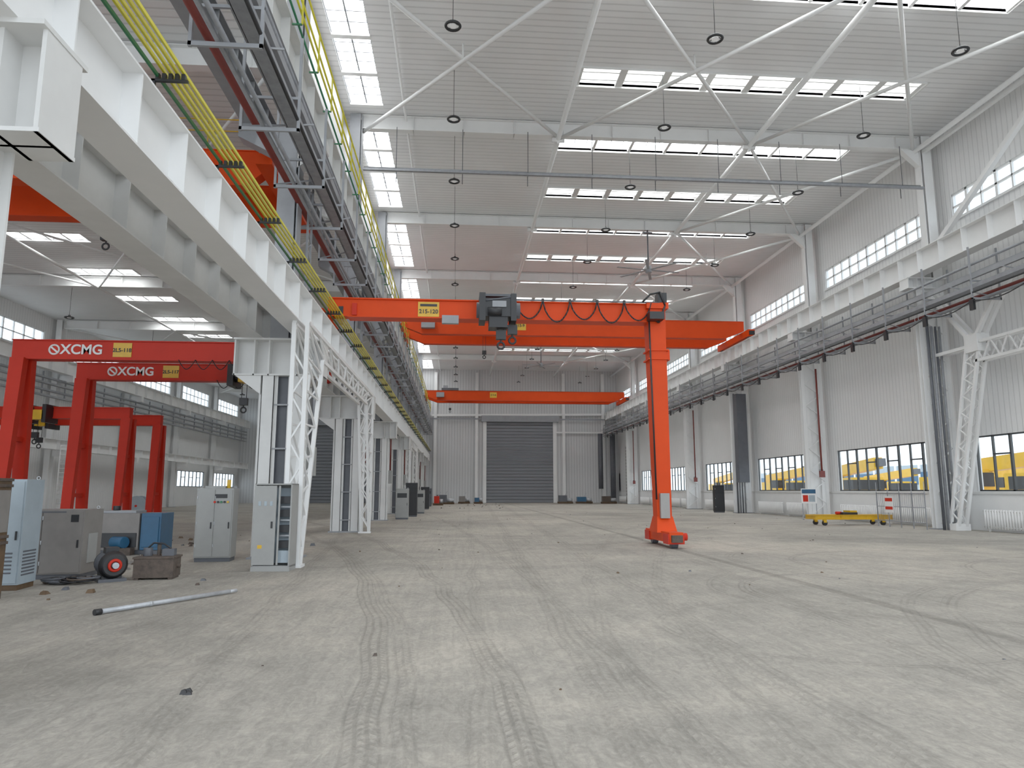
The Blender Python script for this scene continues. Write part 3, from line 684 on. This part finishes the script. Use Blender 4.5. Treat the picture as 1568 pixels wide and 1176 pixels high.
bb.build('electric_motor',(-6.95,15.3,0),-.95)
bb=B()
for i in range(22):
    cx=random.uniform(-.5,.4); c_y=random.uniform(-.12,.12); r=random.uniform(.06,.25)
    bb.torus((cx,c_y,.03+.012*i*.4),r,.016,(black,rust,dgrey)[i%3],'Z',16,5)
bb.build('cable_coils',(-7.4,14.85,0))
bb=B()
bb.box(-.38,.38,-.28,.28,.04,.45,rust); bb.box(-.4,.4,-.3,.3,.42,.46,rust); bb.box(-.36,-.28,-.25,.25,0,.04,rust); bb.box(.28,.36,-.25,.25,0,.04,rust)
bb.tube((-.2,0,.46),(-.2,0,.62),.09,dgrey,14); bb.tube((0,.05,.46),(0,.05,.72),.04,rust,10); bb.box(.1,.33,-.1,.1,.46,.6,dgrey); bb.path([(-.2,0,.62),(-.1,0,.72),(.1,0,.7),(.25,0,.6)],.02,black)
bb.tube((.38,0,.25),(.45,0,.25),.04,rust)
bb.build('hydraulic_tank',(-6.15,15.6,0),.1,.004)
bb=B()
bb.box(-.9,.35,-.45,.45,.12,1.15,cabm); bb.box(.4,.95,-.45,.45,.12,1.15,bluem); bb.box(-.9,.95,-.4,.4,0,.12,dgrey)
bb.box(-.85,.3,-.48,-.45,.2,.6,black); bb.box(-.8,.2,-.35,.35,1.15,1.22,greyst); bb.box(.45,.9,-.48,-.45,.2,1.05,bluem)
bb.hexa([(-1.5,-.3,0),(-.9,-.4,0),(-.9,.4,0),(-1.5,.3,0),(-1.3,-.2,.45),(-.9,-.3,.7),(-.9,.3,.7),(-1.3,.2,.45)],cabm)
bb.tube((-.3,-.5,.35),(.1,-.7,.35),.16,bluem,14); bb.box(-.4,.3,-.8,-.5,0,.2,rust); bb.tube((-.5,0,1.22),(-.5,0,1.35),.1,black,10)
bb.build('hydraulic_power_unit',(-9.35,21.8,0),0,.01)
bb=B(); a=V((-5.2,11.15,.045)); c_=V((-3.95,13.2,.045)); bb.tube(a,c_,.035,steel,14); d=(c_-a).normalized()
bb.tube(a-d*.04,a+d*.06,.045,black,14); bb.tube(c_-d*.02,c_+d*.15,.03,steel,12); bb.tube(a.lerp(c_,.35),a.lerp(c_,.37),.04,steel,14)
bb.build('steel_pipe')
bb=B()
for i in range(190):
    if i<80: x=random.uniform(-3,22); y=random.uniform(6,60)
    elif i<120: x=random.uniform(-4,4)+2; y=random.uniform(70,101)
    else: x=random.uniform(-12,-4.6); y=random.uniform(12,30)
    s=random.uniform(.015,.04) if i<80 else random.uniform(.03,.1)
    if -3<x<10 and y<8: s=.015
    p=[(x+s*random.uniform(.6,1)*a,y+s*random.uniform(.6,1)*b_,z) for z in (0,) for a,b_ in((-1,-1),(1,-1),(1,1),(-1,1))]+[(x+s*.5*a,y+s*.5*b_,s*random.uniform(.5,.9)) for a,b_ in((-1,-1),(1,-1),(1,1),(-1,1))]
    bb.hexa(p,random.choice((rust,dgrey,cabm,brown)))
bb.build('floor_debris')
bb=B()
for i in range(9):
    x=random.uniform(-.06,.06); y=random.uniform(-.04,.04); s=random.uniform(.015,.03)
    bb.hexa([(x-s,y-s,0),(x+s*1.3,y-s*.7,0),(x+s,y+s,0),(x-s*.8,y+s,0),(x-s*.5,y-s*.6,s*1.3),(x+s*.6,y-s*.3,s),(x+s*.3,y+s*.5,s*1.4),(x-s*.6,y+s*.3,s)],black)
bb.build('crumpled_rag',(-2.4,6.9,0))
def dist(bb,w,d,h):
    bb.box(-w/2+.1,w/2-.1,-d/2-.03,-d/2-.02,h*.7,h*.85,black)
for i,(x,y,m,hh) in enumerate([(-3.4,45.6,cabg,1.9),(-3.1,50.,black,2.3),(-2.9,56.8,cabg,1.8),(-3.0,69,black,2.1),(-3.2,81,dgrey,2),(21.3,57.2,black,2.2),(-9,40,cabg,1.9)]):
    cabinet('distribution_box',(x,y,0),.8,.5,hh,m,0,1,extras=dist)
for i,(x,y,w,h,m) in enumerate([(-1.5,94,2.4,1.2,dgrey),(1.0,98,1.6,1.0,cabm),(2.9,97,1.2,.8,bluem),(14.8,97.5,2.,1.1,dgrey),(17.5,98,2.2,.9,bluem),(20.5,96,2,1.0,rust),(-2.2,87,1.2,1.1,redd)]):
    bb=B(); bb.box(-w/2,w/2,-.6,.6,.15,.25,brown)
    for q in (-.45,.0,.45): bb.box(-w/2,w/2,q-.05,q+.05,0,.15,brown)
    bb.box(-w/2+.1,w*.1,-.45,.45,.25,h,m); bb.tube((w*.1,0,.5),(w/2-.05,0,.5),.25,steel,12); bb.bar((0,0,h),(.3,0,h+.5),.08,.08,steel)
    bb.build('palletised_equipment',(x,y,0))

# ------------------------------------------------------------------ right side objects
bb=B()
Lh=2.1
for yy in (-.45,.45): bb.ibar((-Lh,yy,.42),(Lh,yy,.42),.16,.24,.02,yel)
for xx in (-Lh,-Lh/3,Lh/3,Lh): bb.ibar((xx,-.5,.42),(xx,.5,.42),.14,.2,.02,yel)
bb.box(-.5,.3,-.35,.35,.54,.66,black); bb.box(-.1,.3,-.3,.3,.6,.75,yel); bb.tube((-.7,0,.62),(-.4,0,.62),.08,redd,12)
for xx in (-1.6,1.6):
    for yy in (-.45,.45): bb.tube((xx,yy-.06,.13),(xx,yy+.06,.13),.13,black,14); bb.box(xx-.08,xx+.08,yy-.08,yy+.08,.15,.32,yel)
bb.build('yellow_transfer_cart',(20.5,36.4,0),.03,.004)
rd=B()
for i in range(26):
    y=-2.0+i*.16; rd.tube((0,y,.12),(0,y,.95),.055,white,8)
rd.tube((0,-2.1,.2),(0,2.1,.2),.03,white); rd.tube((0,-2.1,.88),(0,2.1,.88),.03,white)
for y in (-1.8,1.8): rd.box(-.03,.03,y-.03,y+.03,0,.15,cream)
me=rd.mesh('radiator')
for k in cols[1:-1]:
    for q in (3.6,8.4): place(me,'radiator',(23.45,k+q,0))
bb=B(); 
bb.box(-.02,.02,-.45,.45,1.0,1.9,white); bb.box(-.03,-.02,-.4,.4,1.6,1.85,bluem); bb.box(-.03,-.02,-.35,.0,1.1,1.5,cabl); bb.box(-.03,-.02,.05,.35,1.1,1.5,redd)
for y in (-.4,.4): bb.box(-.02,.02,y-.02,y+.02,0,1.0,galv); bb.box(-.2,.2,y-.02,y+.02,0,.04,galv)
o=bb.build('notice_board',(21.6,42.7,0),.9)
bb=B()
for i in range(5): bb.box(-.02,.02,i*.95-.02,i*.95+.02,0,1.7,galv)
for z in (.3,1.0,1.65): bb.tube((0,0,z),(0,3.8,z),.02,galv)
for i in range(26): bb.tube((0,i*.15,.3),(0,i*.15,1.65),.01,galv,5)
for i in range(5): bb.tube((0,i*.95,.3),(0,i*.95,2.2),.018,galv,6)
bb.box(-.03,-.01,2.4,3.1,.7,1.5,white); bb.box(-.035,-.03,2.45,3.05,1.25,1.42,redd); bb.box(-.035,-.03,2.45,3.05,.85,1.0,redd)
bb.build('guard_fence',(21.5,31.6,0))
bb=B(); bb.box(XR-.16,XR-.07,95,99,0,8,cream)
for i in range(18): bb.box(XR-.2,XR-.16,95.2,98.8,.2+i*.43,.52+i*.43,cabg)
bb.build('door_3')
bb=B()
for xx in (-27.6,-26.8): bb.tube((xx,52,0),(xx,52,4.9),.05,white)
for i in range(16): bb.tube((-27.6,52,.3+i*.3),(-26.8,52,.3+i*.3),.03,white)
bb.build('access_ladder')
bb=B()
for y in (-.35,.35): bb.tube((0,y-.04,.7),(0,y+.04,.7),.7,cabl,24)
bb.tube((0,-.35,.7),(0,.35,.7),.35,black,20); bb.tube((0,-.45,.7),(0,.45,.7),.08,redd,12)
bb.build('cable_drum',(-22.5,53,0))

# ------------------------------------------------------------------ outside vehicles seen through windows
def truckcrane():
    bb=B()
    bb.box(-5.5,5.5,-1.2,1.2,1.0,1.5,yel)
    bb.box(-5.7,-3.7,-1.25,1.25,1.2,3.1,yel); bb.box(-5.75,-4.0,-1.27,1.27,2.1,2.9,black)
    bb.box(-.5,3.8,-1.2,1.2,1.5,3.0,yel); bb.box(-1.6,-.4,.1,1.2,1.6,3.4,yel); bb.box(-1.65,-.6,.05,1.25,2.3,3.2,black)
    bb.bar((3,0,3.4),(-7.5,0,4.2),.7,.9,yel); bb.bar((-3,0,3.9),(-8.2,0,4.25),.5,.6,dgrey)
    for x in (-4.5,-3,1,2.4,3.8):
        for y in (-1.1,1.1): bb.tube((x,y-.2,.6),(x,y+.2,.6),.6,black,18); bb.tube((x,y-.22,.6),(x,y+.22,.6),.25,yel,12)
    for x in (-1.9,5.1): bb.box(x-.15,x+.15,-1.6,1.6,.9,1.2,yel); bb.box(x-.15,x+.15,-1.6,-1.4,.1,1.2,yel)
    return bb.mesh('truck_crane')
me=truckcrane()
for i,(x,y,r) in enumerate([(30,28,1.5),(35,46,1.65),(34,62,1.5),(38,82,1.6),(40,106,1.5),(50,62,1.5),(54,88,1.55)]): place(me,'truck_crane',(x,y,-.26),r)
bb=B(); bb.box(95,105,-40,220,-.26,7,cabl); bb.box(94.8,95,-40,220,3,5.5,bluem); 
for k in range(-36,220,8): bb.box(94.7,95,k,k+.6,-.26,7,white)
bb.build('distant_factory_building')

# ------------------------------------------------------------------ world / camera
w=bpy.data.worlds.new('World'); S.world=w; w.use_nodes=True
bg=w.node_tree.nodes['Background']; bg.inputs[0].default_value=(.82,.91,1.0,1); bg.inputs[1].default_value=2.1
cam=bpy.data.cameras.new('camera'); co=bpy.data.objects.new('camera',cam); S.collection.objects.link(co)
co.location=(0,0,1.8); co.rotation_euler=(math.radians(98.5),0,math.radians(-4.4))
cam.sensor_width=36; cam.lens=24.98; cam.clip_end=1000
S.camera=co
S.view_settings.view_transform='Standard'; S.view_settings.look='None'; S.view_settings.exposure=.12; S.view_settings.gamma=1.25
